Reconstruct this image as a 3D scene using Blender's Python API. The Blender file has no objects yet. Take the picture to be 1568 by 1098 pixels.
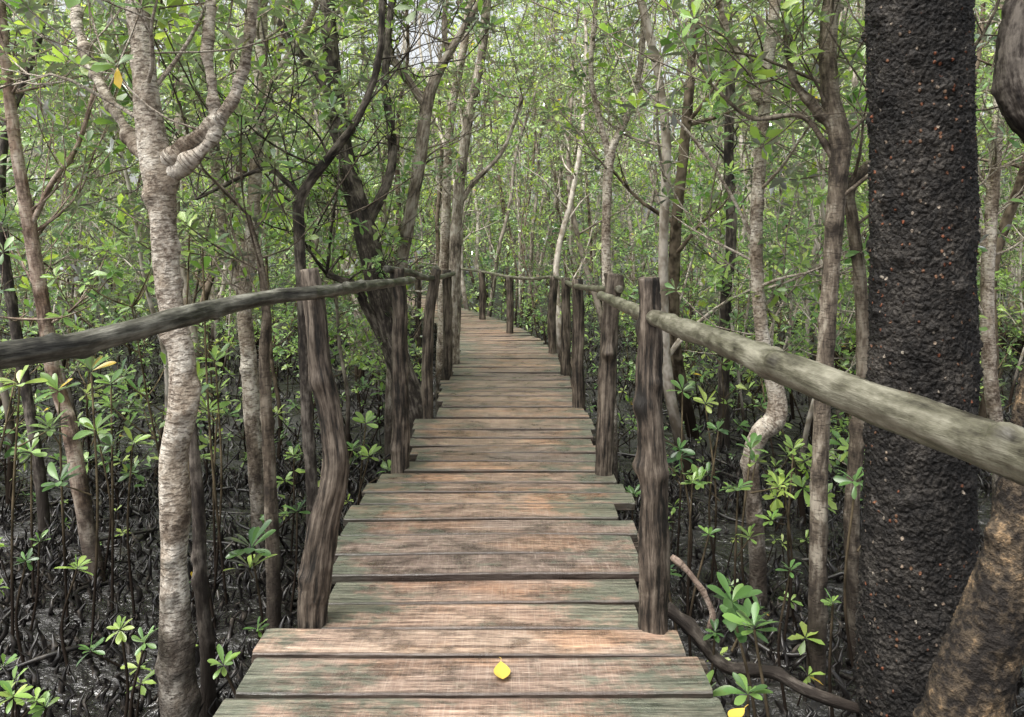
import bpy, math
import numpy as np
rng = np.random.default_rng(11)
EYE = 1.4
F = 1130.0
GZ = -0.72

def unproject(u, v, d):
    """image pixel (column, row) at an assumed distance in m -> world metres"""
    return np.array([(u - 784) / F * d, d, EYE + (370 - v) / F * d])

def unit(v):
    v = np.asarray(v, float)
    return v / (np.linalg.norm(v, axis=-1, keepdims=True) + 1e-9)

def cr(P, n):
    P = np.asarray(P, float); k = len(P)
    Pe = np.vstack([2 * P[0] - P[1], P, 2 * P[-1] - P[-2]])
    t = np.linspace(0, k - 1, n); i = np.minimum(t.astype(int), k - 2); f = (t - i)[:, None]
    p0, p1, p2, p3 = Pe[i], Pe[i + 1], Pe[i + 2], Pe[i + 3]
    return .5 * ((2 * p1) + (-p0 + p2) * f + (2 * p0 - 5 * p1 + 4 * p2 - p3) * f ** 2 + (-p0 + 3 * p1 - 3 * p2 + p3) * f ** 3)

class MB:
    def __init__(s):
        s.V = []; s.F = []; s.M = []; s.T = []; s.C = []; s.S = []; s.n = 0
    def add(s, v, f, mat, tc=None, tint=None, smooth=True):
        v = np.asarray(v, float).reshape(-1, 3); f = np.asarray(f, int).reshape(-1, 4)
        s.V.append(v); s.F.append(f + s.n); s.M.append(np.full(len(f), mat)); s.S.append(np.full(len(f), smooth))
        s.T.append(np.zeros((len(v), 3)) if tc is None else tc)
        if tint is None: tint = np.zeros((len(v), 4))
        tint = np.asarray(tint, float)
        if tint.ndim == 1: tint = np.tile(tint, (len(v), 1))
        s.C.append(tint); s.n += len(v)
    def build(s, name, mats, parent=None):
        V = np.vstack(s.V); Fc = np.vstack(s.F); M = np.concatenate(s.M)
        me = bpy.data.meshes.new(name)
        me.vertices.add(len(V)); me.vertices.foreach_set('co', V.ravel().astype(np.float32))
        me.loops.add(Fc.size); me.loops.foreach_set('vertex_index', Fc.ravel().astype(np.int32))
        me.polygons.add(len(Fc)); me.polygons.foreach_set('loop_start', (np.arange(len(Fc)) * 4).astype(np.int32))
        me.update(calc_edges=True)
        me.polygons.foreach_set('material_index', M.astype(np.int32))
        me.polygons.foreach_set('use_smooth', np.concatenate(s.S).astype(bool))
        a = me.attributes.new('tc', 'FLOAT_VECTOR', 'POINT'); a.data.foreach_set('vector', np.vstack(s.T).ravel().astype(np.float32))
        a = me.attributes.new('tint', 'FLOAT_COLOR', 'POINT'); a.data.foreach_set('color', np.vstack(s.C).ravel().astype(np.float32))
        for m in mats: me.materials.append(m)
        me.update()
        ob = bpy.data.objects.new(name, me); bpy.context.scene.collection.objects.link(ob)
        if parent: ob.parent = parent
        return ob

def tube(mb, P, n, sides, mat, amp=0.0, rag=0.0, cap=False, knots=0, tint=None, ksize=.014):
    """P: (k,4) x,y,z,radius"""
    Q = cr(P, n); C = Q[:, :3]; R = np.maximum(Q[:, 3], .0008)
    T = unit(np.gradient(C, axis=0))
    avg = unit(C[-1] - C[0]); ref = np.array([1., 0, 0]) if abs(avg[0]) < .75 else np.array([0, 0., 1])
    if abs(avg[2]) < .5 and abs(avg[0]) < .75: ref = np.array([0, 0, 1.])
    U = unit(np.cross(T, ref)); W = np.cross(T, U)
    th = np.arange(sides) / sides * 2 * np.pi
    L = np.concatenate([[0], np.cumsum(np.linalg.norm(np.diff(C, axis=0), axis=1))])
    rr = np.ones((n, sides))
    if amp:
        for m_, fr, a in ((1, 2.2, .5), (2, 4.5, .5), (3, 9, .35), (1, 7, .35), (2, 17, .22), (5, 13, .2), (7, 21, .12)):
            ph = rng.uniform(0, 6.28, 3)
            rr += amp * a * np.sin(m_ * th[None, :] + ph[0] + 1.1 * np.sin(L[:, None] * fr * .7 + ph[1])) * np.cos(L[:, None] * fr * 2 + ph[2] + np.sin(th)[None, :])
    for _ in range(knots):
        l0 = rng.uniform(0, L[-1]); t0 = rng.uniform(0, 6.28)
        rk = max(R[min(int(l0 / L[-1] * n), n - 1)], .008)
        w = ksize * rng.uniform(1.2, 2.4)
        dth = np.abs((th - t0 + np.pi) % (2 * np.pi) - np.pi)
        rr += min(ksize * rng.uniform(.5, 1.3) / rk, .55) * np.exp(-((L[:, None] - l0) / w) ** 2) * np.exp(-(dth[None, :] * rk / w * .9) ** 2)
    rad = R[:, None] * rr
    if rag: rad = rad + rng.normal(0, rag, (n, sides))
    v = C[:, None, :] + rad[..., None] * (np.cos(th)[None, :, None] * U[:, None, :] + np.sin(th)[None, :, None] * W[:, None, :])
    off = rng.uniform(0, 30)
    tc = np.stack([np.cos(th)[None, :] * R[:, None], np.sin(th)[None, :] * R[:, None], np.repeat(L[:, None], sides, 1) + off], -1)
    if cap:
        d = T[-1] * R[-1] * .08
        v = np.concatenate([v, (C[-1] + d + (v[-1] - C[-1]) * .86)[None], (C[-1] + d * 1.2 + (v[-1] - C[-1]) * .01)[None]])
        tc = np.concatenate([tc, tc[-1:] * [.6, .6, 1], tc[-1:] * [.01, .01, 1]])
        d = -T[0] * R[0] * .08
        v = np.concatenate([(C[0] + d + (v[0] - C[0]) * .01)[None], (C[0] + d + (v[0] - C[0]) * .86)[None], v])
        tc = np.concatenate([tc[:1] * [.01, .01, 1], tc[:1] * [.6, .6, 1], tc])
    k = v.shape[0]
    i = np.arange(k - 1)[:, None] * sides; j = np.arange(sides)[None, :]; j2 = (j + 1) % sides
    f = np.stack([i + j, i + j2, i + sides + j2, i + sides + j], -1)
    mb.add(v.reshape(-1, 3), f.reshape(-1, 4), mat, tc.reshape(-1, 3), tint)
    return Q

LEAF_HI = (np.array([(0, 0, 0), (.35, .62, .05), (.74, 1, .06), (1, 0, 0), (.74, -1, .06), (.35, -.62, .05), (.35, 0, 0), (.74, 0, 0)]),
           np.array([(0, 1, 6, 5), (6, 1, 2, 7), (5, 6, 7, 4), (7, 2, 3, 4)]))
# extra-fine leaf outline for plants next to the viewer
_t = np.array([.0, .12, .3, .5, .68, .82, .93, 1.0]); _w = np.array([.02, .25, .58, .88, 1.0, .88, .55, .02])
_pts = []
for a_, b_ in zip(_t, _w):
    for s_ in (-1, 0, 1): _pts.append((a_, s_ * b_, .05 * abs(s_) * b_))
_f = []
for i_ in range(7):
    for j_ in range(2): _f.append((i_ * 3 + j_, i_ * 3 + j_ + 1, i_ * 3 + j_ + 4, i_ * 3 + j_ + 3))
LEAF_XX = (np.array(_pts), np.array(_f))
LEAF_LO = (np.array([(0, 0, 0), (.62, .95, .04), (1, 0, 0), (.62, -.95, .04)]), np.array([(0, 1, 2, 3)]))

def leaves(mb, pos, axis, size, nleaf, hi, mat, tilt=(35, 100), bright=0.5, wid=.21):
    pos = np.asarray(pos, float); N = len(pos)
    if N == 0: return
    axis = unit(axis); size = np.broadcast_to(size, (N,))
    ref = np.where(np.abs(axis[:, :1]) < .8, [[1., 0, 0]], [[0, 1., 0]])
    U = unit(np.cross(axis, ref)); W = np.cross(axis, U)
    i = np.arange(nleaf)[None, :]
    az = i * 2.39996 + rng.uniform(0, 6.28, (N, 1)) + rng.normal(0, .25, (N, nleaf))
    tl = np.radians(tilt[0] + (tilt[1] - tilt[0]) * (1 - i / nleaf) + rng.normal(0, 11, (N, nleaf)))
    A = axis[:, None, :]
    D = np.cos(tl)[..., None] * A + np.sin(tl)[..., None] * (np.cos(az)[..., None] * U[:, None, :] + np.sin(az)[..., None] * W[:, None, :])
    S = unit(np.cross(D, A) + rng.normal(0, .25, D.shape)); Nn = unit(np.cross(S, D))
    Lh = (size[:, None] * rng.uniform(.7, 1.15, (N, nleaf)))[..., None, None]
    tpl, fc = LEAF_XX if hi == 2 else (LEAF_HI if hi else LEAF_LO)
    t, w, nn = tpl[:, 0], tpl[:, 1], tpl[:, 2]
    wd = wid * rng.uniform(.85, 1.15, (N, nleaf, 1, 1))
    droop = rng.uniform(.0, .28, (N, nleaf, 1, 1))
    base = pos[:, None, :] + D * size[:, None, None] * .06 + A * (i[..., None] / nleaf) * size[:, None, None] * .15
    v = base[:, :, None, :] + Lh * (t[None, None, :, None] * D[:, :, None, :] + wd * w[None, None, :, None] * S[:, :, None, :]
        + (nn[None, None, :, None] - droop * (t ** 2)[None, None, :, None]) * Nn[:, :, None, :])
    M = N * nleaf; k = len(t)
    f = fc[None] + (np.arange(M) * k)[:, None, None]
    # yellower with height: young leaves, plus backlit crown tops painted into the tint
    h = np.clip(rng.normal(bright, .17, (N, 1)) + rng.normal(0, .1, (N, nleaf)) + np.clip((pos[:, 2:3] - 2) * .03, 0, .2), 0, .96)
    yl = rng.random((N, nleaf)) < .003
    h = np.where(yl, 1.0, h)
    tint = np.zeros((N, nleaf, k, 4)); tint[..., 0] = h[..., None]; tint[..., 1] = rng.random((N, nleaf, 1)); tint[..., 3] = 1
    tc = np.zeros((N, nleaf, k, 3)); tc[..., 0] = t; tc[..., 1] = w
    mb.add(v.reshape(-1, 3), f.reshape(-1, 4), mat, tc.reshape(-1, 3), tint.reshape(-1, 4))

# ------------------------------------------------------------------ materials
class NT:
    def __init__(s, name):
        s.m = bpy.data.materials.new(name); s.m.use_nodes = True; s.t = s.m.node_tree; s.t.nodes.clear()
    def n(s, typ, **kw):
        nd = s.t.nodes.new(typ)
        for k, v in kw.items(): setattr(nd, k, v)
        return nd
    def l(s, a, b): s.t.links.new(a, b)
    def ramp(s, fac, stops):
        r = s.n('ShaderNodeValToRGB'); e = r.color_ramp.elements
        while len(e) < len(stops): e.new(.5)
        for el, (p, c) in zip(e, stops):
            el.position = p; el.color = (c, c, c, 1) if isinstance(c, (int, float)) else (*c, 1)
        s.l(fac, r.inputs[0]); return r.outputs[0]
    def mix(s, fac, a, b, mode='MIX'):
        m = s.n('ShaderNodeMix', data_type='RGBA', blend_type=mode)
        for inp, val in ((m.inputs[0], fac), (m.inputs[6], a), (m.inputs[7], b)):
            if isinstance(val, (int, float)): inp.default_value = val
            elif isinstance(val, tuple): inp.default_value = (*val, 1)
            else: s.l(val, inp)
        return m.outputs[2]
    def math(s, op, a, b=0.0):
        m = s.n('ShaderNodeMath', operation=op)
        for i, val in enumerate((a, b)):
            if isinstance(val, (int, float)): m.inputs[i].default_value = val
            else: s.l(val, m.inputs[i])
        return m.outputs[0]
    def noise(s, vec, scale, sc3=(1, 1, 1), detail=5, rough=.6, dist=0):
        mp = s.n('ShaderNodeMapping'); mp.inputs['Scale'].default_value = sc3; s.l(vec, mp.inputs[0])
        nz = s.n('ShaderNodeTexNoise'); nz.inputs['Scale'].default_value = scale; nz.inputs['Detail'].default_value = detail
        nz.inputs['Roughness'].default_value = rough; nz.inputs['Distortion'].default_value = dist
        s.l(mp.outputs[0], nz.inputs['Vector']); return nz.outputs[0]
    def attr(s, name): return s.n('ShaderNodeAttribute', attribute_name=name)
    def finish(s, col, rough, bump=None, bs=.5, bd=.01, spec=.4):
        b = s.n('ShaderNodeBsdfPrincipled'); b.inputs['Specular IOR Level'].default_value = spec
        for inp, val in ((b.inputs['Base Color'], col), (b.inputs['Roughness'], rough)):
            if isinstance(val, (int, float)): inp.default_value = val
            elif isinstance(val, tuple): inp.default_value = (*val, 1)
            else: s.l(val, inp)
        if bump is not None:
            bn = s.n('ShaderNodeBump'); bn.inputs['Strength'].default_value = bs; bn.inputs['Distance'].default_value = bd
            s.l(bump, bn.inputs['Height']); s.l(bn.outputs[0], b.inputs['Normal'])
        o = s.n('ShaderNodeOutputMaterial'); s.l(b.outputs[0], o.inputs[0]); return s.m

def bark(name, dark, mid, light, p=(.41, .5, .60), tide=True, lent=.0, bs=.7, bd=.01, rough=.8, spots=None, long=5.0, tidez=(-.35, .2), vein=.4, big=9, blotch=None):
    N = NT(name); tc = N.attr('tc').outputs['Vector']
    pos = N.n('ShaderNodeNewGeometry').outputs['Position']
    a = N.noise(tc, big, (1, 1, .7), 5, .65)
    b = N.noise(tc, 55, (1, 1, 1 / long), 4, .65)
    fac = N.math('ADD', N.math('MULTIPLY', a, 1 - vein), N.math('MULTIPLY', b, vein))
    col = N.ramp(fac, [(p[0], dark), (p[1], mid), (p[2], light)])
    h = b
    if blotch:
        bl = N.noise(tc, 4.2, (1, 1, .8), 4, .7)
        col = N.mix(N.ramp(bl, [(.50, 0.0), (.60, .8)]), col, N.mix(1.0, col, blotch, 'MULTIPLY'))
    if lent:
        c = N.noise(tc, 26, (1, 1, 4), 3, .6)
        lf = N.ramp(c, [(.54, 0.0), (.62, 1.0)])
        col = N.mix(N.math('MULTIPLY', lf, lent), col, dark); h = N.math('SUBTRACT', b, N.math('MULTIPLY', lf, .5))
    if spots:
        v = N.n('ShaderNodeTexVoronoi'); v.inputs['Scale'].default_value = 55; v.inputs['Randomness'].default_value = 1
        mp = N.n('ShaderNodeMapping'); mp.inputs['Scale'].default_value = (1, 1, .8); N.l(tc, mp.inputs[0]); N.l(mp.outputs[0], v.inputs['Vector'])
        sp = N.n('ShaderNodeSeparateColor'); N.l(v.outputs['Color'], sp.inputs[0])
        near = N.ramp(v.outputs['Distance'], [(.22, 1.0), (.36, 0.0)])
        m1 = N.math('MULTIPLY', near, N.ramp(N.math('ADD', sp.outputs[0], N.math('MULTIPLY', N.math('SUBTRACT', a, .5), .8)), [(.80, 0.0), (.84, 1.0)]))
        sc = N.ramp(sp.outputs[1], [(.0, spots[0]), (.55, spots[1]), (1, spots[2])])
        col = N.mix(m1, col, sc); h = N.math('ADD', h, N.math('MULTIPLY', m1, .4))
        v2 = N.n('ShaderNodeTexVoronoi', feature='DISTANCE_TO_EDGE'); v2.inputs['Scale'].default_value = 36
        mp2 = N.n('ShaderNodeMapping'); mp2.inputs['Scale'].default_value = (1, 1, .8); N.l(tc, mp2.inputs[0]); N.l(mp2.outputs[0], v2.inputs['Vector'])
        h = N.math('ADD', h, N.math('MULTIPLY', N.ramp(v2.outputs[0], [(0, 0.0), (.2, 1.0)]), .3))
    tn = N.n('ShaderNodeSeparateColor'); N.l(N.attr('tint').outputs['Color'], tn.inputs[0])
    col = N.mix(tn.outputs[0], col, N.mix(1.0, col, (.36, .30, .25), 'MULTIPLY'))
    if tide:
        sx = N.n('ShaderNodeSeparateXYZ'); N.l(pos, sx.inputs[0])
        z = N.math('ADD', sx.outputs[2], N.math('MULTIPLY', N.math('SUBTRACT', a, .5), 1.4))
        mr = N.n('ShaderNodeMapRange'); mr.inputs[1].default_value = tidez[0]; mr.inputs[2].default_value = tidez[1]; N.l(z, mr.inputs[0])
        col = N.mix(mr.outputs[0], N.mix(.82, col, (.024, .018, .014)), col)
    return N.finish(col, rough, h, bs, bd, .3)

def simple_bark(name, dark, light):
    N = NT(name); tc = N.attr('tc').outputs['Vector']
    a = N.noise(tc, 12, (1, 1, .7), 2, .6)
    col = N.ramp(a, [(.38, dark), (.62, light)])
    tn = N.n('ShaderNodeSeparateColor'); N.l(N.attr('tint').outputs['Color'], tn.inputs[0])
    col = N.mix(tn.outputs[0], col, N.mix(1.0, col, (.3, .25, .22), 'MULTIPLY'))
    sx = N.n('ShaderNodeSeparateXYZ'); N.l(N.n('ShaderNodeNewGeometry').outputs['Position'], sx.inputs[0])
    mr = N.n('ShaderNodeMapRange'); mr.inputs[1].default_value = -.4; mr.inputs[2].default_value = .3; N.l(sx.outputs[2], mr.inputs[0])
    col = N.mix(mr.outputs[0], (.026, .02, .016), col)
    d = N.n('ShaderNodeBsdfDiffuse'); N.l(col, d.inputs[0])
    o = N.n('ShaderNodeOutputMaterial'); N.l(d.outputs[0], o.inputs[0]); return N.m

M_pale = bark('pale_bark', (.12, .088, .064), (.38, .325, .265), (.64, .59, .51), lent=.7, long=1.0, bs=.9, bd=.012, big=9, p=(.39, .48, .61), blotch=(.50, .44, .38), tidez=(-.4, .3))
M_grey = bark('grey_bark', (.06, .048, .038), (.24, .20, .16), (.50, .46, .40))
M_dark = bark('dark_bark', (.014, .011, .010), (.050, .040, .033), (.18, .155, .13), bs=.9)
M_brown = bark('brown_bark', (.042, .033, .026), (.15, .12, .09), (.34, .30, .24), lent=.4)
M_pink = bark('reddish_bark', (.10, .068, .052), (.29, .215, .17), (.47, .40, .33), lent=.5, blotch=(.6, .5, .42))
M_black = bark('flaky_black_bark', (.006, .005, .0045), (.021, .018, .0155), (.085, .075, .064), p=(.42, .52, .66), bs=1.0, bd=.02, rough=.7,
               spots=((.24, .075, .035), (.17, .10, .06), (.38, .34, .28)), tide=False, long=.9)
M_mottle = bark('mottled_bark', (.012, .009, .007), (.07, .052, .034), (.30, .20, .11), bs=1.0, bd=.02, tide=False, long=1, p=(.45, .55, .66), big=14)
M_post = bark('weathered_post_wood', (.012, .010, .008), (.066, .051, .039), (.20, .165, .13), tide=False, long=11, vein=.6, bs=1.0, bd=.012, rough=.6, p=(.42, .5, .62))
M_rail = bark('weathered_rail_wood', (.022, .019, .014), (.085, .080, .057), (.21, .20, .155), tide=False, long=6, vein=.4, bs=.8, bd=.006, rough=.36, big=11, p=(.38, .48, .62))
M_rail2 = bark('dark_rail_wood', (.015, .014, .011), (.065, .062, .05), (.19, .185, .155), tide=False, long=9, vein=.5, bs=.9, bd=.008, rough=.42, big=11)
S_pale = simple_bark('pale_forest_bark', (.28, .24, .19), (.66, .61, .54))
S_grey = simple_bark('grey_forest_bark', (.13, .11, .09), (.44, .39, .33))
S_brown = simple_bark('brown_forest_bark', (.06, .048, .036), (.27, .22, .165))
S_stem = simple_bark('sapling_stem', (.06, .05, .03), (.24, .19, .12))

def leafmat(name, stops, trans=.45):
    N = NT(name); sp = N.n('ShaderNodeSeparateColor'); N.l(N.attr('tint').outputs['Color'], sp.inputs[0])
    c = N.ramp(sp.outputs[0], stops)
    c = N.mix(1.0, c, N.ramp(sp.outputs[1], [(0, .70), (1, 1.3)]), 'MULTIPLY')
    d = N.n('ShaderNodeBsdfDiffuse'); N.l(c, d.inputs[0])
    tr = N.n('ShaderNodeBsdfTranslucent'); N.l(N.mix(1.0, c, (2.3, 2.1, 1.2), 'MULTIPLY'), tr.inputs[0])
    gl = N.n('ShaderNodeBsdfGlossy'); gl.inputs['Roughness'].default_value = .33; gl.inputs[0].default_value = (.9, .92, .9, 1)
    mx = N.n('ShaderNodeMixShader'); mx.inputs[0].default_value = trans
    N.l(d.outputs[0], mx.inputs[1]); N.l(tr.outputs[0], mx.inputs[2])
    fr = N.n('ShaderNodeFresnel'); fr.inputs[0].default_value = 1.5
    m2 = N.n('ShaderNodeMixShader'); N.l(fr.outputs[0], m2.inputs[0]); N.l(mx.outputs[0], m2.inputs[1]); N.l(gl.outputs[0], m2.inputs[2])
    o = N.n('ShaderNodeOutputMaterial'); N.l(m2.outputs[0], o.inputs[0]); return N.m
GREEN = [(0, (.035, .09, .035)), (.4, (.12, .245, .065)), (.75, (.28, .42, .10)), (.97, (.42, .52, .14)), (1.0, (.65, .45, .04))]
M_leaf = leafmat('mangrove_leaf', GREEN, .5)
M_yleaf = leafmat('fallen_yellow_leaf', [(0, (.62, .42, .05)), (1, (.62, .44, .10))], .15)

def plankmat():
    N = NT('wet_plank_wood'); tc = N.attr('tc').outputs['Vector']
    at = N.attr('tint')
    sp = N.n('ShaderNodeSeparateColor'); N.l(at.outputs['Color'], sp.inputs[0])
    rnd, fx, rnd2 = sp.outputs[0], sp.outputs[1], sp.outputs[2]; across = at.outputs['Alpha']
    grain = N.noise(tc, 5, (.45, 13, 6), 6, .68, .6)
    fine = N.noise(tc, 30, (.6, 10, 4), 3, .6)
    saw = N.noise(tc, 10, (24, .9, 1), 2, .6)
    patch = N.noise(tc, 5.5, (1, 1.7, 1), 6, .72)
    g = N.math('ADD', N.math('MULTIPLY', grain, .6), N.math('MULTIPLY', fine, .4))
    col = N.ramp(g, [(.38, (.080, .050, .038)), (.47, (.235, .165, .125)), (.56, (.39, .29, .22)), (.67, (.60, .49, .38))])
    col = N.mix(rnd, col, N.mix(1.0, col, (.54, .56, .62), 'MULTIPLY'))
    col = N.mix(N.math('MULTIPLY', rnd2, .4), col, N.mix(1.0, col, (1.0, .80, .70), 'MULTIPLY'))
    warm = N.noise(tc, 1.6, (1, 2.2, 1), 3, .6)   # fresher orange heartwood where the deck is walked
    col = N.mix(N.ramp(warm, [(.5, 0.0), (.62, .55)]), col, N.mix(1.0, col, (1.22, .92, .66), 'MULTIPLY'))
    col = N.mix(N.ramp(saw, [(.48, 0.0), (.7, .22)]), col, (.54, .47, .39))
    col = N.mix(N.ramp(patch, [(.40, .85), (.53, 0.0)]), col, N.mix(1.0, col, (.36, .36, .37), 'MULTIPLY'))
    e = N.math('MULTIPLY', N.math('ABSOLUTE', N.math('SUBTRACT', fx, .5)), 2.0)
    al = N.math('ADD', N.math('MULTIPLY', N.math('POWER', e, 2.0), .34), N.math('ADD', N.math('MULTIPLY', N.noise(tc, 3.4, (1, 1.8, 1), 6, .75), 1.6), N.math('MULTIPLY', rnd2, .2)))
    alf = N.math('MINIMUM', N.math('MAXIMUM', N.math('MULTIPLY', N.math('SUBTRACT', al, 1.02), 4.0), 0.0), .8)
    col = N.mix(alf, col, N.ramp(g, [(.40, (.028, .036, .026)), (.62, (.155, .18, .135))]))
    ac = N.math('ADD', N.math('MULTIPLY', N.math('ABSOLUTE', N.math('SUBTRACT', across, .5)), 2.0), N.math('MULTIPLY', N.math('SUBTRACT', patch, .5), .3))
    col = N.mix(N.ramp(ac, [(.86, 0.0), (.99, .8)]), col, (.03, .022, .017))
    v = N.n('ShaderNodeTexVoronoi'); v.inputs['Scale'].default_value = 1.9; mp = N.n('ShaderNodeMapping'); mp.inputs['Scale'].default_value = (1, 2.4, 1)
    N.l(tc, mp.inputs[0]); N.l(mp.outputs[0], v.inputs['Vector'])
    col = N.mix(N.ramp(v.outputs['Distance'], [(.02, .8), (.06, 0.0)]), col, (.05, .03, .02))
    ro = N.ramp(patch, [(.38, .26), (.62, .5)])
    h = N.math('ADD', g, N.math('MULTIPLY', saw, .15))
    return N.finish(col, ro, h, .7, .008, .5)
M_plank = plankmat()

def mudmat():
    N = NT('wet_black_mud'); pos = N.n('ShaderNodeNewGeometry').outputs['Position']
    a = N.noise(pos, 2.2, (1, 1, 1), 4, .65); b = N.noise(pos, 11, (1, 1, 1), 4, .6)
    col = N.ramp(b, [(.3, (.007, .006, .006)), (.6, (.018, .016, .015)), (.8, (.055, .047, .04))])
    ro = N.ramp(a, [(.46, .14), (.54, .5)])
    h = N.math('MULTIPLY', b, N.ramp(a, [(.42, .45), (.54, 1.0)]))
    return N.finish(col, ro, h, 1.0, .07, .8)
M_mud = mudmat()
N = NT('muddy_root'); t_ = N.noise(N.n('ShaderNodeNewGeometry').outputs['Position'], 14, (1, 1, 1), 3)
M_root = N.finish(N.ramp(t_, [(.38, (.006, .005, .005)), (.56, (.019, .016, .014)), (.72, (.10, .085, .07))]), .36, spec=.5)

# ------------------------------------------------------------------ path
CY = [-3, 2.3, 3, 4.5, 6, 7.7, 9, 10.5, 12.2, 13.2, 15.8, 17.6, 24, 64]
CX = [-.12, -.12, -.12, -.08, -.07, -.06, -.1, -.2, -.55, -.85, -1.75, -2.35, -4.6, -9.0]
def cx(y): return np.interp(y, CY, CX)

# ------------------------------------------------------------------ ground
def gz(x, y):
    return GZ + .035 * np.sin(x * 1.7 + np.sin(y * 1.1)) * np.cos(y * 1.3) + .02 * np.sin(x * 5.1 + y * 2.2) + .015 * np.sin(y * 7.3 - x * 3.1)
g = np.linspace(-1, 1, 301); gx = np.sign(g) * (np.abs(g) ** 3 * 250 + np.abs(g) * 12)
X, Y = np.meshgrid(gx, gx + 6)
Z = gz(X, Y) + rng.normal(0, .012, X.shape)
k = 301; ii = (np.arange(k - 1)[:, None] * k + np.arange(k - 1)[None, :]).ravel()
mb = MB(); mb.add(np.stack([X, Y, Z], -1), np.stack([ii, ii + 1, ii + k + 1, ii + k], -1), 0); mb.build('mud_ground', [M_mud])

# ------------------------------------------------------------------ boardwalk
def plank(mb, c, yaw, xl, xr, y0, y1, z, th=.042):
    """planks run across the path; xl/xr ends relative to centre c"""
    n = 14; w = (y1 - y0) / 2; b = .005
    sec = np.array([(-w, -b), (-w + b, 0), (w - b, 0), (w, -b), (w, -th + b), (w - b, -th), (-w + b, -th), (-w, -th + b)])
    xs = np.concatenate([[xl, xl + .004], np.linspace(xl + .03, xr - .03, n), [xr - .004, xr]])
    V = []
    sk = rng.normal(0, .007, 2); wr = rng.normal(0, .0018, 3)
    for q, x in enumerate(xs):
        t = (x - xl) / (xr - xl)
        e = .93 if q in (0, len(xs) - 1) else 1
        dz = wr[0] * math.sin(3 * t) + wr[1] * math.cos(5 * t) + sk[0] * (t - .5)
        s = sec.copy()
        jit = rng.normal(0, .0008, 8)
        V.append(np.stack([np.full(8, x) + (rng.normal(0, .002, 8) if e < 1 else 0), s[:, 0] * e + jit + sk[1] * (t - .5), s[:, 1] * e + dz + jit * .5], -1))
    V = np.array([V[0] * [1, .01, .01] + [0, 0, -th / 2]] + V + [V[-1] * [1, .01, .01] + [0, 0, -th / 2]])
    m = len(V); tc = V.copy().reshape(-1, 3) + rng.uniform(0, 40, 3)
    fr = (V[..., 0].reshape(-1) - xl) / (xr - xl)
    tint = np.zeros((m * 8, 4)); tint[:, 0] = rng.random(); tint[:, 1] = fr; tint[:, 2] = rng.random(); tint[:, 3] = np.tile([0, .02, .98, 1, 1, 1, 0, 0], m)
    P = V.reshape(-1, 3)
    ca, sa = math.cos(yaw), math.sin(yaw)
    P = np.stack([c[0] + P[:, 0] * ca - P[:, 1] * sa, c[1] + P[:, 0] * sa + P[:, 1] * ca, z + P[:, 2]], -1)
    i = np.arange(m - 1)[:, None] * 8; j = np.arange(8)[None, :]; j2 = (j + 1) % 8
    mb.add(P, np.stack([i + j, i + 8 + j, i + 8 + j2, i + j2], -1), 0, tc, tint, smooth=False)

ED = [(0.0, -.86, .66), (2.29, -.86, .655), (2.50, -.885, .60), (2.688, -.90, .565),
      (2.70, -.72, .445), (3.0, -.735, .51), (3.2, -.77, .55), (3.45, -.806, .583), (3.65, -.837, .594), (3.88, -.865, .572), (4.1, -.81, .62), (4.25, -.80, .617), (4.51, -.75, .60),
      (4.53, -.65, .53), (5.1, -.695, .57), (5.82, -.78, .63), (5.84, -.627, .635), (6.9, -.665, .617), (7.6, -.71, .60), (7.62, -.64, .594), (8.8, -.68, .57), (9.9, -.70, .50), (10.6, -.78, .38)]
ed = np.array(ED)
deck = bpy.data.objects.new('boardwalk', None); bpy.context.scene.collection.objects.link(deck)
mb = MB()
bounds = [-.34, -.12, .09, .31, .53, .74, .96, 1.18, 1.40, 1.62, 1.84, 2.06, 2.28, 2.50, 2.69, 2.887, 3.10, 3.316, 3.555, 3.75, 3.975, 4.16, 4.33, 4.52]
while bounds[-1] < 10.4: bounds.append(bounds[-1] + rng.uniform(.175, .225))
for a, b in zip(bounds[:-1], bounds[1:]):
    m_ = (a + b) / 2; xl = np.interp(m_, ed[:, 0], ed[:, 1]); xr = np.interp(m_, ed[:, 0], ed[:, 2])
    z = 0.0 if m_ < 2.69 else -.012
    if m_ > 4.52: z = -.004
    gp = rng.uniform(.013, .021)
    j = .012 if m_ < 3 else .022
    plank(mb, (0, m_), rng.normal(0, .005), xl + rng.normal(0, j), xr + rng.normal(0, j), a + gp - m_ , b - m_ - gp * .2, z + rng.normal(0, .004))
s = bounds[-1]; yy = s + .1; 
while yy < 22:
    c0 = cx(yy); sl = (cx(yy + .3) - cx(yy - .3)) / .6
    yaw = -math.atan(sl)
    plank(mb, (c0, yy), yaw * .9, -.60 + rng.normal(0, .02), .60 + rng.normal(0, .02), -.090, .090, rng.normal(0, .004))
    yy += .205 / math.sqrt(1 + sl * sl)
mb.build('planks', [M_plank], deck)
mb = MB()
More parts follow.
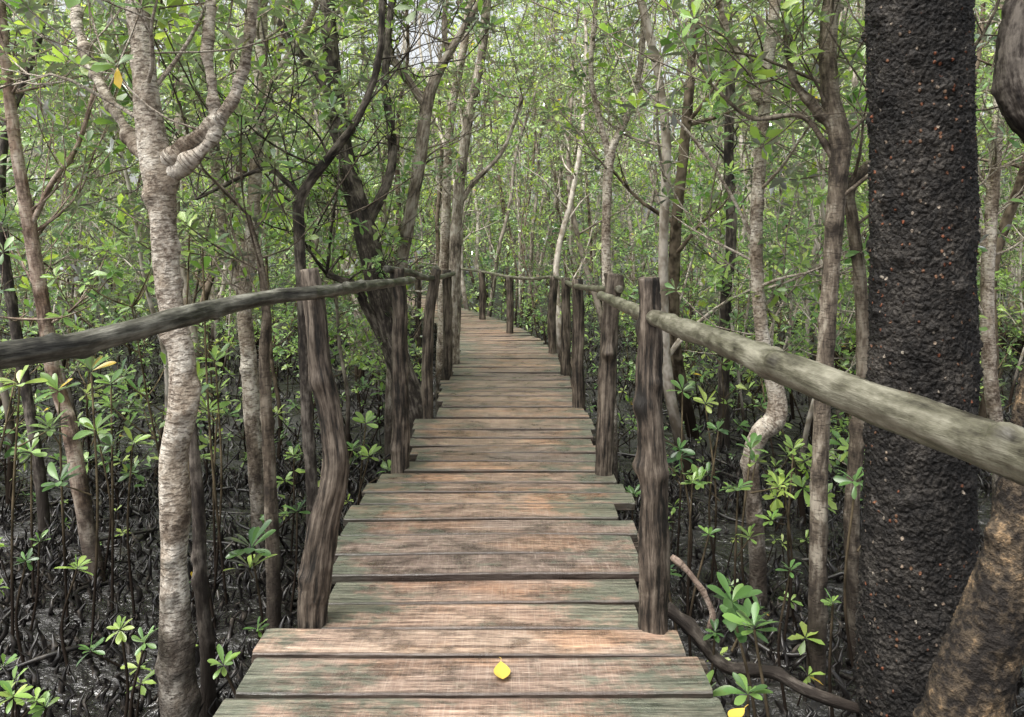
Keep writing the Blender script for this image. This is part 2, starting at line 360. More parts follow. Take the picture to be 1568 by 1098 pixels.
def beam(mb, p, q, w=.05, h=.11, mat=0):
    p = np.array(p, float); q = np.array(q, float); d = unit(q - p); s_ = unit(np.cross(d, [0, 0, 1.])); u_ = np.cross(s_, d)
    V = []
    for t, e in ((0, .02), (0, .94), (.01, 1), (.5, 1.0), (.99, 1), (1, .94), (1, .02)):
        for a_, b_ in ((-1, -.9), (-.9, -1), (.9, -1), (1, -.9), (1, .9), (.9, 1), (-.9, 1), (-1, .9)):
            V.append(p + (q - p) * t + s_ * a_ * w / 2 * e + u_ * b_ * h / 2 * e)
    V = np.array(V); i = np.arange(6)[:, None] * 8; j = np.arange(8)[None, :]; j2 = (j + 1) % 8
    tc = (V - p) @ np.stack([s_, u_, d], 1)
    mb.add(V, np.stack([i + j, i + j2, i + 8 + j2, i + 8 + j], -1), mat, tc + rng.uniform(0, 9), None, False)
for s0, s1, xo in ((-.3, 2.9, (-.62, .36)), (2.5, 4.7, (-.58, .38)), (4.4, 5.95, (-.52, .42)), (5.7, 7.8, (-.5, .45)), (7.5, 10.6, (-.48, .38))):
    for xx in xo: beam(mb, (xx, s0, -.117), (xx, s1, -.117))
for a, b in zip(np.arange(10.4, 21, 1.5), np.arange(11.9, 22.5, 1.5)):
    for o in (-.4, .4): beam(mb, (cx(a) + o, a, -.117), (cx(b) + o, b, -.117))
for y_, xl, xr in ((.9, -.9, .7), (2.74, -.9, .72), (3.93, -.9, .72), (4.58, -.85, .73), (5.9, -.8, .78), (7.7, -.78, .74), (9.1, -.8, .7), (11.2, -1.0, .5), (13.2, -1.6, -.1), (15.5, -2.4, -.9)):
    beam(mb, (xl, y_, -.20), (xr, y_, -.20), .07, .07)
    for xx in (xl + .12, xr - .12):
        tube(mb, [(xx, y_ + .02, GZ - .3, .045), (xx + .01, y_ + .02, -.45, .043), (xx, y_ + .02, -.17, .04)], 10, 9, 0, .1)
mb.build('bearers', [M_post], deck)

# ------------------------------------------------------------------ railings
def railing(name, posts, rails, matr):
    e = bpy.data.objects.new(name, None); bpy.context.scene.collection.objects.link(e)
    mb = MB()
    for d, pts in posts:
        P = [(*unproject(u, v, d), w * .5 * d / F) for u, v, w in pts]
        P.insert(0, (P[0][0], P[0][1], GZ - .25, P[0][3] * 1.02))
        near = d < 5
        tube(mb, P, 130 if near else 30, 40 if near else 12, 0, .13, .0009 if near else .0006, True, 9 if near else 3, ksize=.016)
    mb.build('posts', [M_post], e)
    mb = MB()
    for pts in rails:
        P = [(*unproject(u, v, d), r) for u, v, d, r in pts]
        near = P[0][1] < 4
        tube(mb, P, 260 if near else 34, 32 if near else 10, 0, .10, .0003, True, 18 if near else 4, ksize=.011)
    mb.build('rails', [matr], e)
    return e
railing('wooden_railing',
    [(2.74, [(478, 975, 44), (484, 890, 48), (497, 800, 46), (513, 715, 42), (506, 640, 36), (490, 560, 34), (483, 480, 32), (474, 412, 25)]),
     (4.58, [(612, 722, 27), (614, 640, 25), (612, 540, 24), (613, 470, 24), (608, 412, 23)]),
     (5.9, [(655, 642, 18), (654, 560, 17), (658, 480, 17), (668, 412, 16)]),
     (7.75, [(685, 576, 15), (686, 500, 14), (684, 414, 14)]),
     (9.1, [(697, 546, 13), (699, 480, 13), (697, 414, 12)]),
     (11.2, [(676, 512, 11), (675, 460, 11), (672, 412, 10)]),
     (13.4, [(640, 490, 10), (640, 410, 9)])],
    [[(-900, 690, 1.0, .030), (-20, 548, 1.6, .030), (110, 529, 1.75, .029), (250, 493, 2.0, .028), (340, 470, 2.28, .027), (420, 454, 2.5, .025), (490, 447, 2.72, .025), (560, 438, 3.4, .024), (632, 429, 4.55, .021)],
     [(592, 412, 4.45, .024), (625, 417, 5.0, .024), (660, 426, 5.8, .023), (695, 419, 7.8, .022)],
     [(685, 421, 7.6, .024), (698, 415, 9.2, .022), (690, 411, 10, .022), (672, 410, 11.2, .022), (636, 408, 13.4, .022)]], M_rail2)
railing('wooden_railing',
    [(2.70, [(1000, 975, 46), (1002, 880, 47), (1000, 780, 44), (998, 680, 40), (994, 590, 38), (996, 510, 36), (992, 426, 32)]),
     (4.5, [(925, 722, 29), (928, 640, 28), (930, 560, 27), (935, 480, 25), (942, 420, 23)]),
     (6.3, [(886, 624, 20), (884, 560, 19), (886, 490, 18), (884, 428, 17)]),
     (7.85, [(866, 574, 16), (867, 500, 15), (866, 426, 14)]),
     (9.3, [(846, 541, 13), (845, 480, 13), (849, 424, 12)]),
     (11.3, [(781, 512, 12), (781, 424, 11)]),
     (13.3, [(739, 490, 11), (738, 415, 10)]),
     (16, [(690, 470, 8), (690, 408, 8)])],
    [[(2600, 1010, .45, .036), (1720, 752, .82, .036), (1568, 700, .98, .035), (1400, 640, 1.2, .035), (1190, 560, 1.62, .034), (1090, 518, 2.05, .032), (1000, 486, 2.68, .030), (955, 468, 3.4, .028), (920, 452, 4.55, .026)],
     [(950, 443, 4.4, .024), (915, 442, 5.2, .024), (880, 438, 6.4, .024), (868, 432, 7.8, .024)],
     [(872, 434, 7.7, .024), (848, 424, 9.4, .022), (815, 427, 10.2, .022), (780, 424, 11.3, .024), (738, 416, 13.3, .024), (700, 411, 15.5, .024)]], M_rail)

# ------------------------------------------------------------------ trees
def branch_with_twigs(mb, tips, p, d, L, r, ntw, far, mat=0, tint=None, tw=(.25, .7)):
    d = unit(d); pts = [np.array([*p, r])]
    q = np.array(p, float)
    for i in range(4):
        d = unit(d + rng.normal(0, .28, 3) + [0, 0, .10]); q = q + d * L / 4
        pts.append(np.array([*q, r * (1 - .2 * (i + 1))]))
    Q = tube(mb, np.array(pts), 5 if far else 10, 3 if far else 6, mat, 0, 0, tint=tint)
    for _ in range(ntw):
        t = rng.uniform(.3, 1); k_ = int(t * (len(Q) - 1)); s_ = Q[k_, :3]
        dd = unit(unit(Q[-1, :3] - Q[0, :3]) + rng.normal(0, .75, 3) + [0, 0, .25]); l = rng.uniform(*tw)
        e1 = s_ + dd * l * .5 + rng.normal(0, .05, 3); e2 = e1 + unit(dd + [0, 0, .35]) * l * .5
        tube(mb, [(*s_, Q[k_, 3] * .6), (*e1, .005 if not far else .007), (*e2, .0035 if not far else .005)], 3 if far else 5, 3, mat, tint=tint)
        tips.append((*e2, *unit(unit(e2 - s_) * .6 + [0, 0, .8])))
        if rng.random() < .65: tips.append((*e1, *unit(dd * .4 + rng.normal(0, .4, 3) + [0, 0, .8])))
    tips.append((*q, *unit(d + [0, 0, .8])))

def ok(t, ymin=2.6):
    t = np.array(t).reshape(-1, 6)
    a = np.abs(t[:, 0] - cx(t[:, 1]))
    lim = np.where(t[:, 2] < 2.0, .95, .45 + (t[:, 1] < 6) * .4)
    bad = (a < lim) & (t[:, 2] < 2.6) & (t[:, 1] < 21)
    bad |= (t[:, 1] < ymin) & (np.abs(t[:, 0]) < 1.6)
    bad |= (t[:, 1] < 3.2) & (t[:, 0] > .5) & (t[:, 2] > 0) & (t[:, 0] < 3.2) & (t[:, 2] < 3.2)
    # leaves removed in a wedge widening from the camera, so sky shows through
    bad |= (t[:, 1] > 6) & (np.abs(t[:, 0] + .125 * t[:, 1]) < .045 * t[:, 1] + .2 * np.sin(t[:, 2] * 3)) & (t[:, 2] > 1.4 + .232 * t[:, 1])
    return t[~bad]

def put_leaves(mb, tips, hi, size=.085, n=8, mat=1, bright=.5, ymin=2.6, mult=1, sd=.13):
    t = np.array(tips).reshape(-1, 6)
    if mult > 1:
        m = np.repeat(t, 2, 0)[rng.random(len(t) * 2) < mult / 2]; m[:, :3] += rng.normal(0, sd, (len(m), 3)); m[:, 3:] += rng.normal(0, .3, (len(m), 3))
        t = m
    t = ok(t, ymin)
    if len(t): leaves(mb, t[:, :3], t[:, 3:], size * rng.uniform(.8, 1.25, len(t)), n, hi, mat, bright=bright)

def ftree(d, stems, mat, twigs=10, crown=6, amp=.07, knots=8, sides=20, rag=.0006, tint=(0, 0, 0, 1), leafy=.25, size=.09, bright=.56, rings=120, ksize=.014, mult=1):
    mb = MB(); tips = []
    for si, st in enumerate(stems):
        P = []
        for q in st:
            dd = d + (q[3] if len(q) > 3 else 0)
            P.append((*unproject(q[0], q[1], dd), q[2] * .5 * dd / F))
        if si == 0 and st[0][1] > 480: 
            if P[0][2] > GZ: P.insert(0, (P[0][0], P[0][1], GZ, P[0][3] * 1.12))
            P.insert(0, (P[0][0], P[0][1], GZ - .2, P[0][3] * 1.35))
        main = P[0][3] > .02
        Q = tube(mb, np.array(P), rings if main else rings // 2, sides if main else 9, 0, amp, rag, False, knots if main else 3, tint, ksize)
        nt = twigs if si == 0 else max(2, twigs // 2)
        for _ in range(nt):
            k_ = int(rng.uniform(leafy + .25 if si == 0 else .3, 1) * (len(Q) - 1)); r = Q[k_, 3]
            az = rng.uniform(0, 6.28)
            branch_with_twigs(mb, tips, Q[k_, :3], (math.cos(az), math.sin(az) * .8, rng.uniform(.2, 1)), rng.uniform(.35, 1.0), min(r * .3, .011), 4, False, 0, tint)
        for _ in range(crown):
            az = rng.uniform(0, 6.28)
            branch_with_twigs(mb, tips, Q[-1, :3], (math.cos(az), math.sin(az), rng.uniform(.5, 1.6)), rng.uniform(.8, 1.8), Q[-1, 3] * .55, 5, False, 0, tint)
    put_leaves(mb, tips, True, size, 8, 1, bright, mult=mult)
    return mb.build('mangrove_tree', [mat, M_leaf])

ftree(3.1, [
  [(276, 1130, 56), (270, 1000, 50), (266, 860, 38), (270, 772, 44), (266, 700, 40), (279, 625, 44), (278, 545, 39), (262, 470, 36), (254, 400, 37), (247, 310, 40), (240, 250, 46), (226, 170, 39), (219, 80, 34), (205, -60, 32), (200, -300, 26)],
  [(243, 262, 24), (282, 226, 20), (328, 186, 19), (358, 150, 16), (378, 80, 13), (390, -20, 12), (400, -200, 10)],
  [(246, 272, 20), (272, 262, 17), (306, 234, 16), (328, 198, 15), (326, 140, 13), (318, 80, 12), (322, 0, 10), (300, -90, 9)],
  [(240, 262, 16), (205, 215, 14, .1), (165, 150, 12, .2), (125, 60, 10, .3), (105, -60, 9, .4)]], M_pale, twigs=4, crown=4, knots=34, rings=380, sides=40, ksize=.018, rag=.0005, leafy=.4)
ftree(5.0, [
  [(402, 860, 30), (396, 760, 26), (388, 660, 25), (382, 560, 24), (374, 460, 22), (386, 350, 20), (394, 220, 19), (400, 90, 18), (398, -60, 16), (390, -200, 12)],
  [(374, 460, 17), (350, 380, 16), (332, 280, 15), (322, 150, 14), (300, 60, 12), (240, -40, 10)],
  [(394, 200, 10), (420, 120, 9), (470, 40, 8), (510, -60, 7)]], M_pale, twigs=13, crown=5, knots=16, rings=200)
ftree(4.6, [
  [(150, 900, 26), (128, 780, 24), (108, 660, 22), (82, 570, 21), (66, 470, 20), (46, 350, 19), (22, 210, 17), (5, 60, 15), (-10, -100, 13)],
  [(46, 350, 9), (80, 280, 8), (120, 220, 7), (150, 120, 6)]], M_pink, twigs=12, crown=4, knots=14, rings=180)
ftree(6.6, [
  [(640, 640, 36), (606, 540, 36), (580, 440, 38), (556, 340, 34), (535, 270, 30), (518, 180, 26), (505, 60, 24), (498, -60, 20)],
  [(560, 350, 18), (600, 250, 14), (590, 120, 12), (600, 0, 10)],
  [(600, 545, 16), (560, 470, 14, -.1), (545, 440, 12, -.2), (500, 420, 9, -.3)],
  [(520, 190, 13), (490, 120, 12), (430, 40, 9), (400, -60, 8)]], M_dark, twigs=11, crown=5)
ftree(4.4, [
  [(478, 760, 18), (470, 640, 18), (464, 480, 17), (458, 360, 17), (462, 300, 16), (505, 240, 14), (548, 180, 12), (580, 90, 10), (586, -40, 9)],
  [(462, 305, 10), (440, 280, 9), (400, 260, 7), (300, 305, 5)]], M_dark, twigs=8, crown=3)
ftree(7.0, [
  [(600, 600, 20), (612, 430, 20), (626, 340, 19), (642, 250, 19), (654, 160, 20), (668, 118, 16), (700, 60, 12), (750, -20, 10)],
  [(654, 165, 15), (630, 130, 12), (592, 70, 11), (588, -10, 10), (600, -90, 9)],
  [(690, 90, 9), (680, 40, 8), (690, -60, 7)]], M_grey, tint=(.35, 0, 0, 1), twigs=8, crown=4)
ftree(8.5, [
  [(694, 560, 20), (696, 430, 19), (702, 300, 17), (716, 190, 15), (738, 80, 13), (750, -60, 11)],
  [(700, 320, 9), (725, 280, 8), (770, 230, 6), (800, 150, 5)]], M_grey, twigs=9, crown=4)
ftree(8.8, [[(676, 560, 17), (680, 430, 16), (684, 300, 14), (690, 180, 13), (712, 60, 12), (724, -60, 10)]], M_pale, twigs=7, crown=4)
ftree(6.2, [
  [(936, 640, 18), (930, 460, 15), (928, 350, 14), (934, 240, 14), (955, 190, 11), (980, 110, 9), (986, -20, 8), (990, -120, 6)],
  [(934, 245, 10), (920, 190, 9), (905, 110, 8), (912, 0, 7), (905, -100, 6)]], M_pale, twigs=12, crown=4)
ftree(4.3, [
  [(1160, 860, 26), (1153, 760, 24), (1150, 700, 26), (1164, 665, 30), (1188, 640, 32), (1188, 600, 27), (1172, 545, 22), (1162, 460, 19), (1158, 350, 19), (1166, 220, 19), (1176, 100, 17), (1190, -30, 15), (1200, -160, 12)],
  [(1166, 160, 12), (1135, 90, 10), (1110, 40, 8), (1095, -40, 7)],
  [(1160, 380, 6), (1120, 300, 5), (1060, 210, 5), (980, 130, 4)]], M_pale, twigs=10, crown=4, knots=22, rings=240)
ftree(3.5, [
  [(1248, 1120, 30), (1252, 900, 26), (1256, 700, 25), (1264, 540, 24), (1274, 400, 25), (1282, 290, 28), (1286, 215, 34), (1272, 150, 28), (1268, 60, 26), (1280, -60, 24), (1290, -200, 20)],
  [(1284, 215, 14), (1255, 170, 12), (1215, 120, 10), (1205, 30, 8), (1215, -60, 7)],
  [(1280, 250, 9), (1230, 180, 8), (1150, 180, 6), (1090, 130, 5)]], M_brown, twigs=7, crown=4, knots=22, rings=260)
ftree(3.8, [
  [(1316, 1120, 28), (1310, 950, 24), (1304, 800, 22), (1312, 680, 22), (1322, 560, 21), (1318, 440, 19), (1306, 340, 18), (1300, 292, 18), (1328, 258, 17), (1370, 230, 14, .2), (1420, 150, 12, .4)]], M_brown, twigs=4, crown=2, knots=14, tint=(.3, 0, 0, 1), rings=200)
ftree(2.65, [
  [(1408, 1160, 176), (1402, 1000, 164), (1404, 850, 154), (1408, 700, 148), (1412, 540, 146), (1412, 380, 144), (1410, 220, 143), (1407, 80, 142), (1402, -60, 140), (1396, -260, 134), (1390, -520, 120)]],
  M_black, twigs=0, crown=7, amp=.03, knots=160, sides=170, rag=.0032, rings=700, ksize=.013)
ftree(1.75, [
  [(1440, 1260, 120), (1480, 1080, 105), (1520, 960, 96), (1552, 850, 84), (1575, 740, 76), (1600, 600, 66), (1640, 440, 60), (1680, 200, 54), (1660, -100, 44)]],
  M_mottle, twigs=0, crown=3, amp=.12, knots=60, sides=80, rag=.0016, rings=320, ksize=.012)
ftree(2.9, [
  [(1660, 1000, 70), (1640, 700, 60), (1640, 400, 56), (1620, 240, 52), (1566, 172, 50), (1548, 120, 44), (1556, 30, 40), (1580, -80, 36), (1600, -260, 30)]],
  M_dark, twigs=0, crown=3, amp=.12, knots=20, sides=40, rag=.0015, rings=220)
ftree(7.4, [[(1108, 620, 18), (1110, 480, 17), (1120, 360, 16), (1116, 240, 15), (1118, 120, 14), (1112, -40, 12)]], M_dark, twigs=10, crown=4)
ftree(3.9, [[(420, 960, 22), (416, 800, 20), (410, 660, 18), (404, 540, 16), (408, 480, 14), (398, 400, 10), (380, 330, 7)]], M_brown, twigs=5, crown=2, tint=(.5, 0, 0, 1), leafy=.4)
ftree(5.5, [[(1530, 700, 20), (1515, 560, 20), (1512, 430, 19), (1520, 300, 17), (1530, 160, 16), (1540, -40, 13)], [(1512, 420, 9), (1500, 330, 8), (1470, 250, 7)]], M_pale, twigs=10, crown=4, tint=(.2, 0, 0, 1))
ftree(3.3, [[(318, 1010, 22), (308, 900, 20), (304, 780, 19), (298, 700, 16), (290, 640, 12)]], M_dark, twigs=0, crown=0)
ftree(5.4, [[(70, 860, 18), (60, 720, 16), (20, 480, 15), (2, 340, 14), (10, 200, 12), (60, 60, 9), (80, -60, 8)]], M_dark, twigs=8, crown=3)

# ------------------------------------------------------------------ background forest
def grow(mbw, tips, x, y, h, r, far, mat, dens=1.0, tint=None, low=.25):
    pts = []; p = np.array([x, y, GZ - .1]); d = rng.normal(0, .08, 2)
    for i in range(8):
        t = i / 7
        pts.append((*p, r * (1.15 - .8 * t)))
        d = d * .7 + rng.normal(0, .12, 2); p = p + np.array([d[0] * h / 7, d[1] * h / 7, h / 7])
    Q = tube(mbw, np.array(pts), 14 if far else 26, 5 if far else 8, mat, 0 if far else .06, tint=tint)
    nb = int(rng.uniform(9, 13) * dens)
    for _ in range(nb):
        t = low + (1 - low) * rng.uniform(0, 1) ** .75
        k_ = int(t * (len(Q) - 1)); az = rng.uniform(0, 6.28)
        branch_with_twigs(mbw, tips, Q[k_, :3], (math.cos(az), math.sin(az), rng.uniform(.25, 1.3)), h * rng.uniform(.10, .24), max(Q[k_, 3] * .42, .008), 4 if far else 5, far, mat, tint, (.3, .8) if far else (.22, .6))

def scatter(n, y0, y1, mind, slope=.82, pad=1.2, clear=1.15):
    out = []
    tries = 0
    while len(out) < n and tries < n * 40:
        tries += 1
        y = math.sqrt(rng.uniform(y0 ** 2, y1 ** 2)); x = rng.uniform(-1, 1) * (slope * y + pad)
        if abs(x - cx(y)) < clear and y < 23: continue
        if any((x - a) ** 2 + (y - b) ** 2 < mind ** 2 for a, b in out[-120:]): continue
        out.append((x, y))
    return out

mid = MB(); tips = []
for x, y in scatter(88, 5.6, 14, .5):
    big = rng.random() < .3
    grow(mid, tips, x, y, rng.uniform(5, 8.5) if big else rng.uniform(2.6, 6.5), rng.uniform(.04, .065) if big else rng.uniform(.014, .03), False, int(rng.choice([0, 0, 2, 2, 3])), 1.0, (rng.uniform(0, .5), 0, 0, 1), .15)
put_leaves(mid, tips, True, .09, 8, 1, .58, mult=1.3, sd=.10)
n_mid = len(tips)
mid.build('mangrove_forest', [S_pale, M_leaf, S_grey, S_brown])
farm = MB(); tips = []
for x, y in scatter(195, 13, 30, .6, .78):
    grow(farm, tips, x, y, rng.uniform(2.0, 4.2) + .30 * y, rng.uniform(.025, .075), True, int(rng.choice([0, 0, 2, 3])), 1.25, (rng.uniform(0, .4), 0, 0, 1), .08)
put_leaves(farm, tips, False, .125, 7, 1, .64, mult=1.45, sd=.2)
n_far = len(tips); tips = []
for x, y in scatter(95, 30, 48, .9, .76):
    grow(farm, tips, x, y, rng.uniform(9, 17), rng.uniform(.05, .11), True, int(rng.choice([0, 2])), 1.4, (rng.uniform(0, .4), 0, 0, 1), .05)
put_leaves(farm, tips, False, .26, 7, 1, .68, mult=1.6, sd=.5)
n = 7500
y = rng.uniform(48, 64, n); p = np.stack([rng.uniform(-1, 1, n) * y * .85, y, GZ + 14.5 * rng.random(n) ** 1.1], -1)
p = ok(np.hstack([p, unit(rng.normal(0, .4, (n, 3)) + [0, 0, 1])]))
leaves(farm, p[:, :3], p[:, 3:], .55, 7, False, 1, bright=.62)
n = 11000
y = np.sqrt(rng.uniform(13 ** 2, 40 ** 2, n)); x = rng.uniform(-1, 1, n) * (.8 * y + 1)
z = GZ + .2 + rng.random(n) ** 1.6 * 3.0
kp = ((np.abs(x - cx(y)) > 1.0) | (y > 22)) & (np.sin(x * 1.9 + y) * np.cos(y * 1.1 - x * .7) + rng.normal(0, .5, n) > -.35)
p = np.stack([x, y, z], -1)[kp]
leaves(farm, p, unit(rng.normal(0, .35, (len(p), 3)) + [0, 0, 1]), .12 + .004 * (p[:, 1] - 13), 7, False, 1, bright=.56)
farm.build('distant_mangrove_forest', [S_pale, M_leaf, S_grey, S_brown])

# ------------------------------------------------------------------ understory saplings and thicket
th = MB(); tips = []; 
for x, y in scatter(430, 5.0, 17, .2, .8, .6, .95):
    h = rng.uniform(.3, 1.1) if rng.random() < .65 else rng.uniform(1.0, 2.2)
    b = np.array([x, y, gz(x, y) - .03]); lean = rng.normal(0, .22, 2)
    top = b + [lean[0] * h, lean[1] * h, h]
    Q = tube(th, [(*b, .009), (*(b * .5 + top * .5 + [*rng.normal(0, .08, 2), 0]), .007), (*top, .004)], 7, 5, 0, tint=(.1, 0, 0, 1))
    tips.append((*top, *unit([lean[0], lean[1], 1])))
    for _ in range(int(2 + h * 6)):
        k_ = rng.integers(2, 7); az = rng.uniform(0, 6.28); l = rng.uniform(.12, .42)
        s_ = Q[k_, :3]; e = s_ + l * np.array([math.cos(az) * .8, math.sin(az) * .8, rng.uniform(.3, .9)])
        tube(th, [(*s_, .006), (*(s_ * .5 + e * .5 - [0, 0, .02]), .005), (*e, .003)], 4, 3, 0, tint=(.1, 0, 0, 1))
        tips.append((*e, *unit([math.cos(az) * .3, math.sin(az) * .3, 1])))
put_leaves(th, tips, True, .092, 8, 1, .58)
sp = scatter(560, 2.6, 13, .12, .8, .5, .85)
pp = []
for x, y in sp:
    h = rng.uniform(.08, .30); b = (x, y, gz(x, y)); t = (x + rng.normal(0, .04), y + rng.normal(0, .04), b[2] + h)
    tube(th, [(*b, .005), (*t, .0035)], 3, 4, 0, tint=(.5, 0, 0, 1)); pp.append((*t, *unit(rng.normal(0, .2, 3) + [0, 0, 1])))
t = ok(pp, 0); leaves(th, t[:, :3], t[:, 3:], rng.uniform(.035, .08, len(t)), 7, True, 1, bright=.6)
th.build('mangrove_thicket', [S_stem, M_leaf])

for u, v, d, s_, nw in ((385, 842, 3.5, .125, 2), (203, 682, 4.2, .10, 1), (48, 694, 4.2, .11, 1), (330, 555, 4.4, .12, 2), (150, 668, 4.6, .08, 1), (118, 872, 3.6, .085, 1), (185, 965, 3.1, .06, 2), (222, 985, 3.0, .065, 1),
                        (342, 1020, 2.9, .065, 1), (455, 785, 4.2, .08, 1), (20, 1070, 2.7, .065, 2), (140, 570, 3.9, .12, 3), (30, 590, 3.8, .11, 2), (335, 600, 4.6, .10, 1), (395, 965, 3.2, .055, 1),
                        (70, 1085, 2.7, .055, 1), (40, 860, 3.6, .06, 1), (60, 830, 3.9, .06, 1), (450, 700, 4.9, .08, 1), (90, 600, 4.0, .11, 2), (170, 590, 4.2, .10, 2),
                        (1120, 925, 2.6, .10, 2), (1155, 965, 2.45, .10, 2), (1145, 1065, 2.3, .075, 1), (1210, 875, 3.3, .06, 1), (1150, 690, 3.9, .085, 3), (1130, 750, 3.8, .075, 2), (1215, 690, 4.1, .08, 1), (1040, 690, 4.3, .08, 3), (1100, 660, 4.4, .085, 2),
                        (1080, 620, 4.6, .10, 3), (1045, 600, 4.9, .10, 2), (1200, 740, 3.9, .08, 2), (1060, 740, 4.0, .07, 1),
                        (1310, 740, 3.3, .08, 2), (1275, 925, 3.0, .05, 1), (1020, 880, 3.0, .06, 1), (1095, 970, 2.8, .05, 1), (1085, 820, 3.4, .05, 1), (560, 650, 5.0, .10, 2), (565, 700, 4.9, .09, 2), (540, 690, 5.0, .08, 1), (970, 760, 4.5, .08, 1), (290, 360, 3.9, .11, 2), (310, 380, 4.2, .11, 2)):
    mb = MB(); p = unproject(u, v, d); x, y, z = p; tp = []
    if z > 1.2: base = (x + .1, y + .1, GZ)
    else: base = (x + rng.normal(0, .03), y + rng.normal(0, .03), gz(x, y) - .03)
    m_ = (np.array(base) + p) / 2 + [rng.normal(0, .05), 0, 0]
    tube(mb, [(*base, .008), (*m_, .0065), (*p, .0045)], 10, 7, 0, .05, tint=(.2, 0, 0, 1))
    tp.append((*p, *unit([rng.normal(0, .15), rng.normal(0, .15) - .15, 1])))
    for _ in range(nw - 1):
        f = rng.uniform(.55, .85); s0 = np.array(base) * (1 - f) + p * f; e = s0 + [rng.uniform(-.16, .16), rng.uniform(-.1, .1), rng.uniform(.04, .12)]
        tube(mb, [(*s0, .005), (*e, .003)], 3, 5, 0, tint=(.2, 0, 0, 1)); tp.append((*e, *unit([rng.normal(0, .2), rng.normal(0, .2) - .1, 1])))
    t = np.array(tp); leaves(mb, t[:, :3], t[:, 3:], s_, 10, 2, 1, tilt=(35, 88), bright=rng.uniform(.36, .62), wid=.18)
    mb.build('mangrove_seedling', [S_stem, M_leaf])

# ------------------------------------------------------------------ pneumatophores (breathing roots)
def roots(mb, n, y0, y1, hmin, hmax, rmin, rmax):
    y = np.sqrt(rng.uniform(y0 ** 2, y1 ** 2, n)); x = rng.uniform(-1, 1, n) * (.8 * y + .5)
    dn = np.sin(x * 2.3 + 1.5 * np.sin(y * 1.7)) * np.cos(y * 2.1 + x) 
    keep = (dn + rng.normal(0, .4, n) > -.35); x, y = x[keep], y[keep]; n = len(x)
    h = rng.uniform(hmin, hmax, n) * (.5 + .5 * rng.random(n)); r = rng.uniform(rmin, rmax, n)
    under = np.abs(x - cx(y)) < .95; h = np.where(under, np.minimum(h, .25), h)
    z0 = gz(x, y) - .03
    sides = 5; rings = 5; th_ = np.arange(sides) / sides * 2 * np.pi
    ln = rng.normal(0, .3, (n, 2)); wb = rng.normal(0, .22, (n, 2, 2))
    V = np.zeros((n, rings, sides, 3))
    for k_ in range(rings):
        t = k_ / (rings - 1); rad = r * (1.4, 1.05, .95, .9, .2)[k_] * rng.uniform(.6, 1.35, n)
        ox = x + (ln[:, 0] * t + wb[:, 0, 0] * math.sin(3.1 * t) + wb[:, 0, 1] * math.sin(6.2 * t) * .5) * h
        oy = y + (ln[:, 1] * t + wb[:, 1, 0] * math.sin(3.1 * t)) * h
        V[:, k_, :, 0] = ox[:, None] + rad[:, None] * np.cos(th_); V[:, k_, :, 1] = oy[:, None] + rad[:, None] * np.sin(th_); V[:, k_, :, 2] = (z0 + h * t)[:, None]
    i = np.arange(rings - 1)[:, None] * sides; j = np.arange(sides)[None, :]; j2 = (j + 1) % sides
    f = np.stack([i + j, i + j2, i + sides + j2, i + sides + j], -1).reshape(-1, 4)
    f = f[None] + (np.arange(n) * rings * sides)[:, None, None]
    mb.add(V.reshape(-1, 3), f.reshape(-1, 4), 0)
mb = MB()
roots(mb, 15000, 1.6, 7, .06, .20, .006, .015)
roots(mb, 13000, 6, 18, .08, .28, .008, .018)
roots(mb, 300, 2.2, 14, .25, .5, .005, .010)
for _ in range(260):
    y = math.sqrt(rng.uniform(2 ** 2, 12 ** 2)); x = rng.uniform(-1, 1) * (.8 * y + .4); a = rng.uniform(0, 6.28); L = rng.uniform(.3, 1.1)
    P = []
    for t in np.linspace(-.5, .5, 5):
        xx = x + math.cos(a) * L * t + rng.normal(0, .04); yy = y + math.sin(a) * L * t + rng.normal(0, .04)
        P.append((xx, yy, gz(xx, yy) + rng.uniform(-.005, .07), rng.uniform(.006, .016)))
    tube(mb, P, 12, 6, 0, .1)
mb.build('mangrove_breathing_roots', [M_root])

mb = MB()
tube(mb, [(*unproject(1028, 852, 3.0), .011), (*unproject(1062, 885, 2.95), .012), (*unproject(1090, 935, 2.9), .013), (*unproject(1086, 965, 2.85), .013)], 24, 9, 0, .15, 0, True, 3)
tube(mb, [(*unproject(1020, 930, 2.9), .022), (*unproject(1060, 965, 2.85), .024), (*unproject(1110, 1020, 2.8), .024), (*unproject(1180, 1030, 2.75), .022), (*unproject(1240, 1060, 2.7), .02), (*unproject(1330, 1090, 2.7), .018)], 40, 10, 1, .15, 0, True, 5)
mb.build('fallen_branch', [M_pink, M_dark])

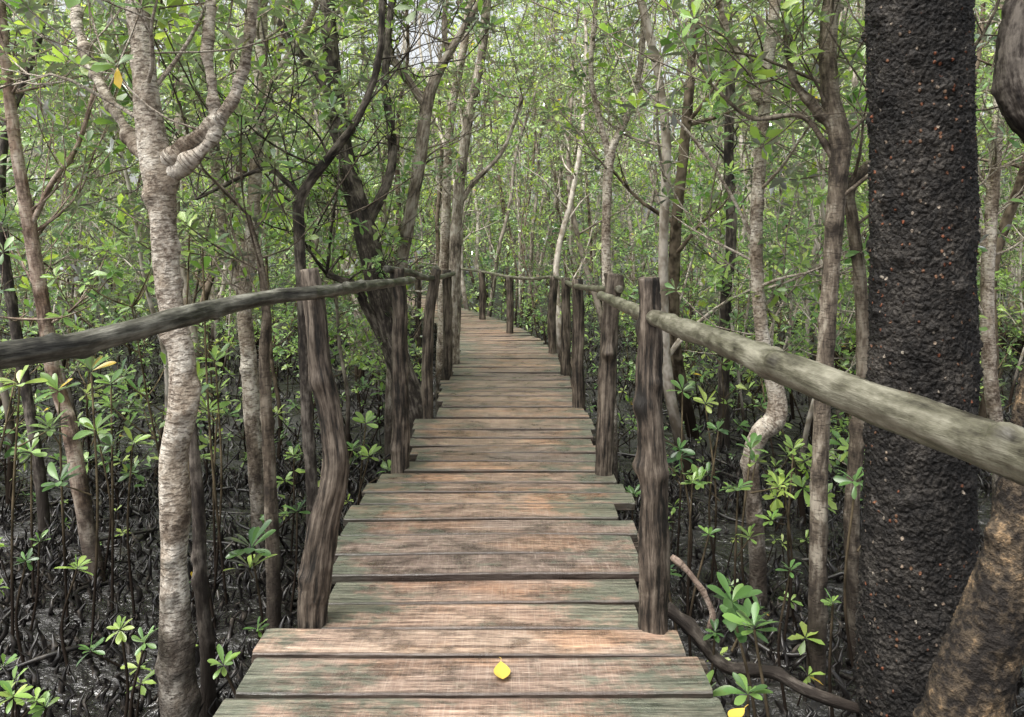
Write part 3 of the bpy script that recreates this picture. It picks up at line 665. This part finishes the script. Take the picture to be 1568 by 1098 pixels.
def fallen(x, y, z, L, yaw, curl=.12):
    mb = MB(); n = 13; V = []; tcs = []
    for i in range(n):
        t = i / (n - 1); w = L * .27 * math.sin(math.pi * t ** .75) ** .9 if 0 < t < 1 else .0006
        for s_ in (-1, -.5, 0, .5, 1):
            V.append((s_ * w, (t - .5) * L, .004 + curl * L * (t - .5) ** 2 * 1.6 + abs(s_) * w * .25)); tcs.append((t, s_, 0))
    i = np.arange(n - 1)[:, None] * 5; j = np.arange(4)[None, :]
    V = np.array(V); ca, sa = math.cos(yaw), math.sin(yaw)
    V = np.stack([V[:, 0] * ca - V[:, 1] * sa + x, V[:, 0] * sa + V[:, 1] * ca + y, V[:, 2] + z], -1)
    mb.add(V, np.stack([i + j, i + j + 1, i + j + 6, i + j + 5], -1), 0, np.array(tcs), (.5, .5, 0, 1))
    d = np.array([-sa, ca]); e = np.array([x, y]) + d * L * .5
    tube(mb, [(*e, z + .006 + curl * L * .35, .0012), (e[0] + d[0] * .012 + .002, e[1] + d[1] * .012, z + .012, .001), (e[0] + d[0] * .028 - .004, e[1] + d[1] * .028, z + .006, .0008)], 5, 5, 0, tint=(.5, .5, 0, 1))
    mb.build('fallen_leaf', [M_yleaf])
fallen(-.033, 2.39, .004, .10, .08)
fallen(.665, 2.18, .0, .075, -.9)
fallen(-1.5, 2.5, GZ + .12, .06, .5)

# ------------------------------------------------------------------ light, sky, camera
sc = bpy.context.scene
w = bpy.data.worlds.new('World'); sc.world = w; w.use_nodes = True
nt = w.node_tree; nt.nodes.clear()
sky = nt.nodes.new('ShaderNodeTexSky'); sky.sky_type = 'NISHITA'; sky.sun_disc = False
EL, AZ = math.radians(64), math.radians(50)
sky.sun_elevation = EL; sky.sun_rotation = math.pi + AZ; sky.air_density = 1.3; sky.dust_density = 5.0; sky.ozone_density = .5
hs = nt.nodes.new('ShaderNodeHueSaturation'); hs.inputs['Saturation'].default_value = .25; hs.inputs['Value'].default_value = 1.9
bg = nt.nodes.new('ShaderNodeBackground'); bg.inputs[1].default_value = .15
o = nt.nodes.new('ShaderNodeOutputWorld'); nt.links.new(sky.outputs[0], hs.inputs['Color']); nt.links.new(hs.outputs[0], bg.inputs[0]); nt.links.new(bg.outputs[0], o.inputs[0])
sd = bpy.data.lights.new('sun', 'SUN'); sd.energy = 5.0; sd.angle = math.radians(45); sd.color = (1, .97, .92)
so = bpy.data.objects.new('sun', sd); sc.collection.objects.link(so)
so.rotation_euler = (math.pi / 2 - EL, 0, -AZ)
cd = bpy.data.cameras.new('camera'); cd.lens = F / 1568 * 36; cd.sensor_width = 36; cd.shift_y = -(549 - 370) / 1568; cd.clip_end = 1000; cd.clip_start = .05
co = bpy.data.objects.new('camera', cd); sc.collection.objects.link(co); co.location = (0, 0, EYE); co.rotation_euler = (math.pi / 2, 0, 0)
sc.camera = co
sc.view_settings.view_transform = 'Standard'; sc.view_settings.look = 'None'; sc.view_settings.exposure = 0
print('TIPS', n_mid, n_far)
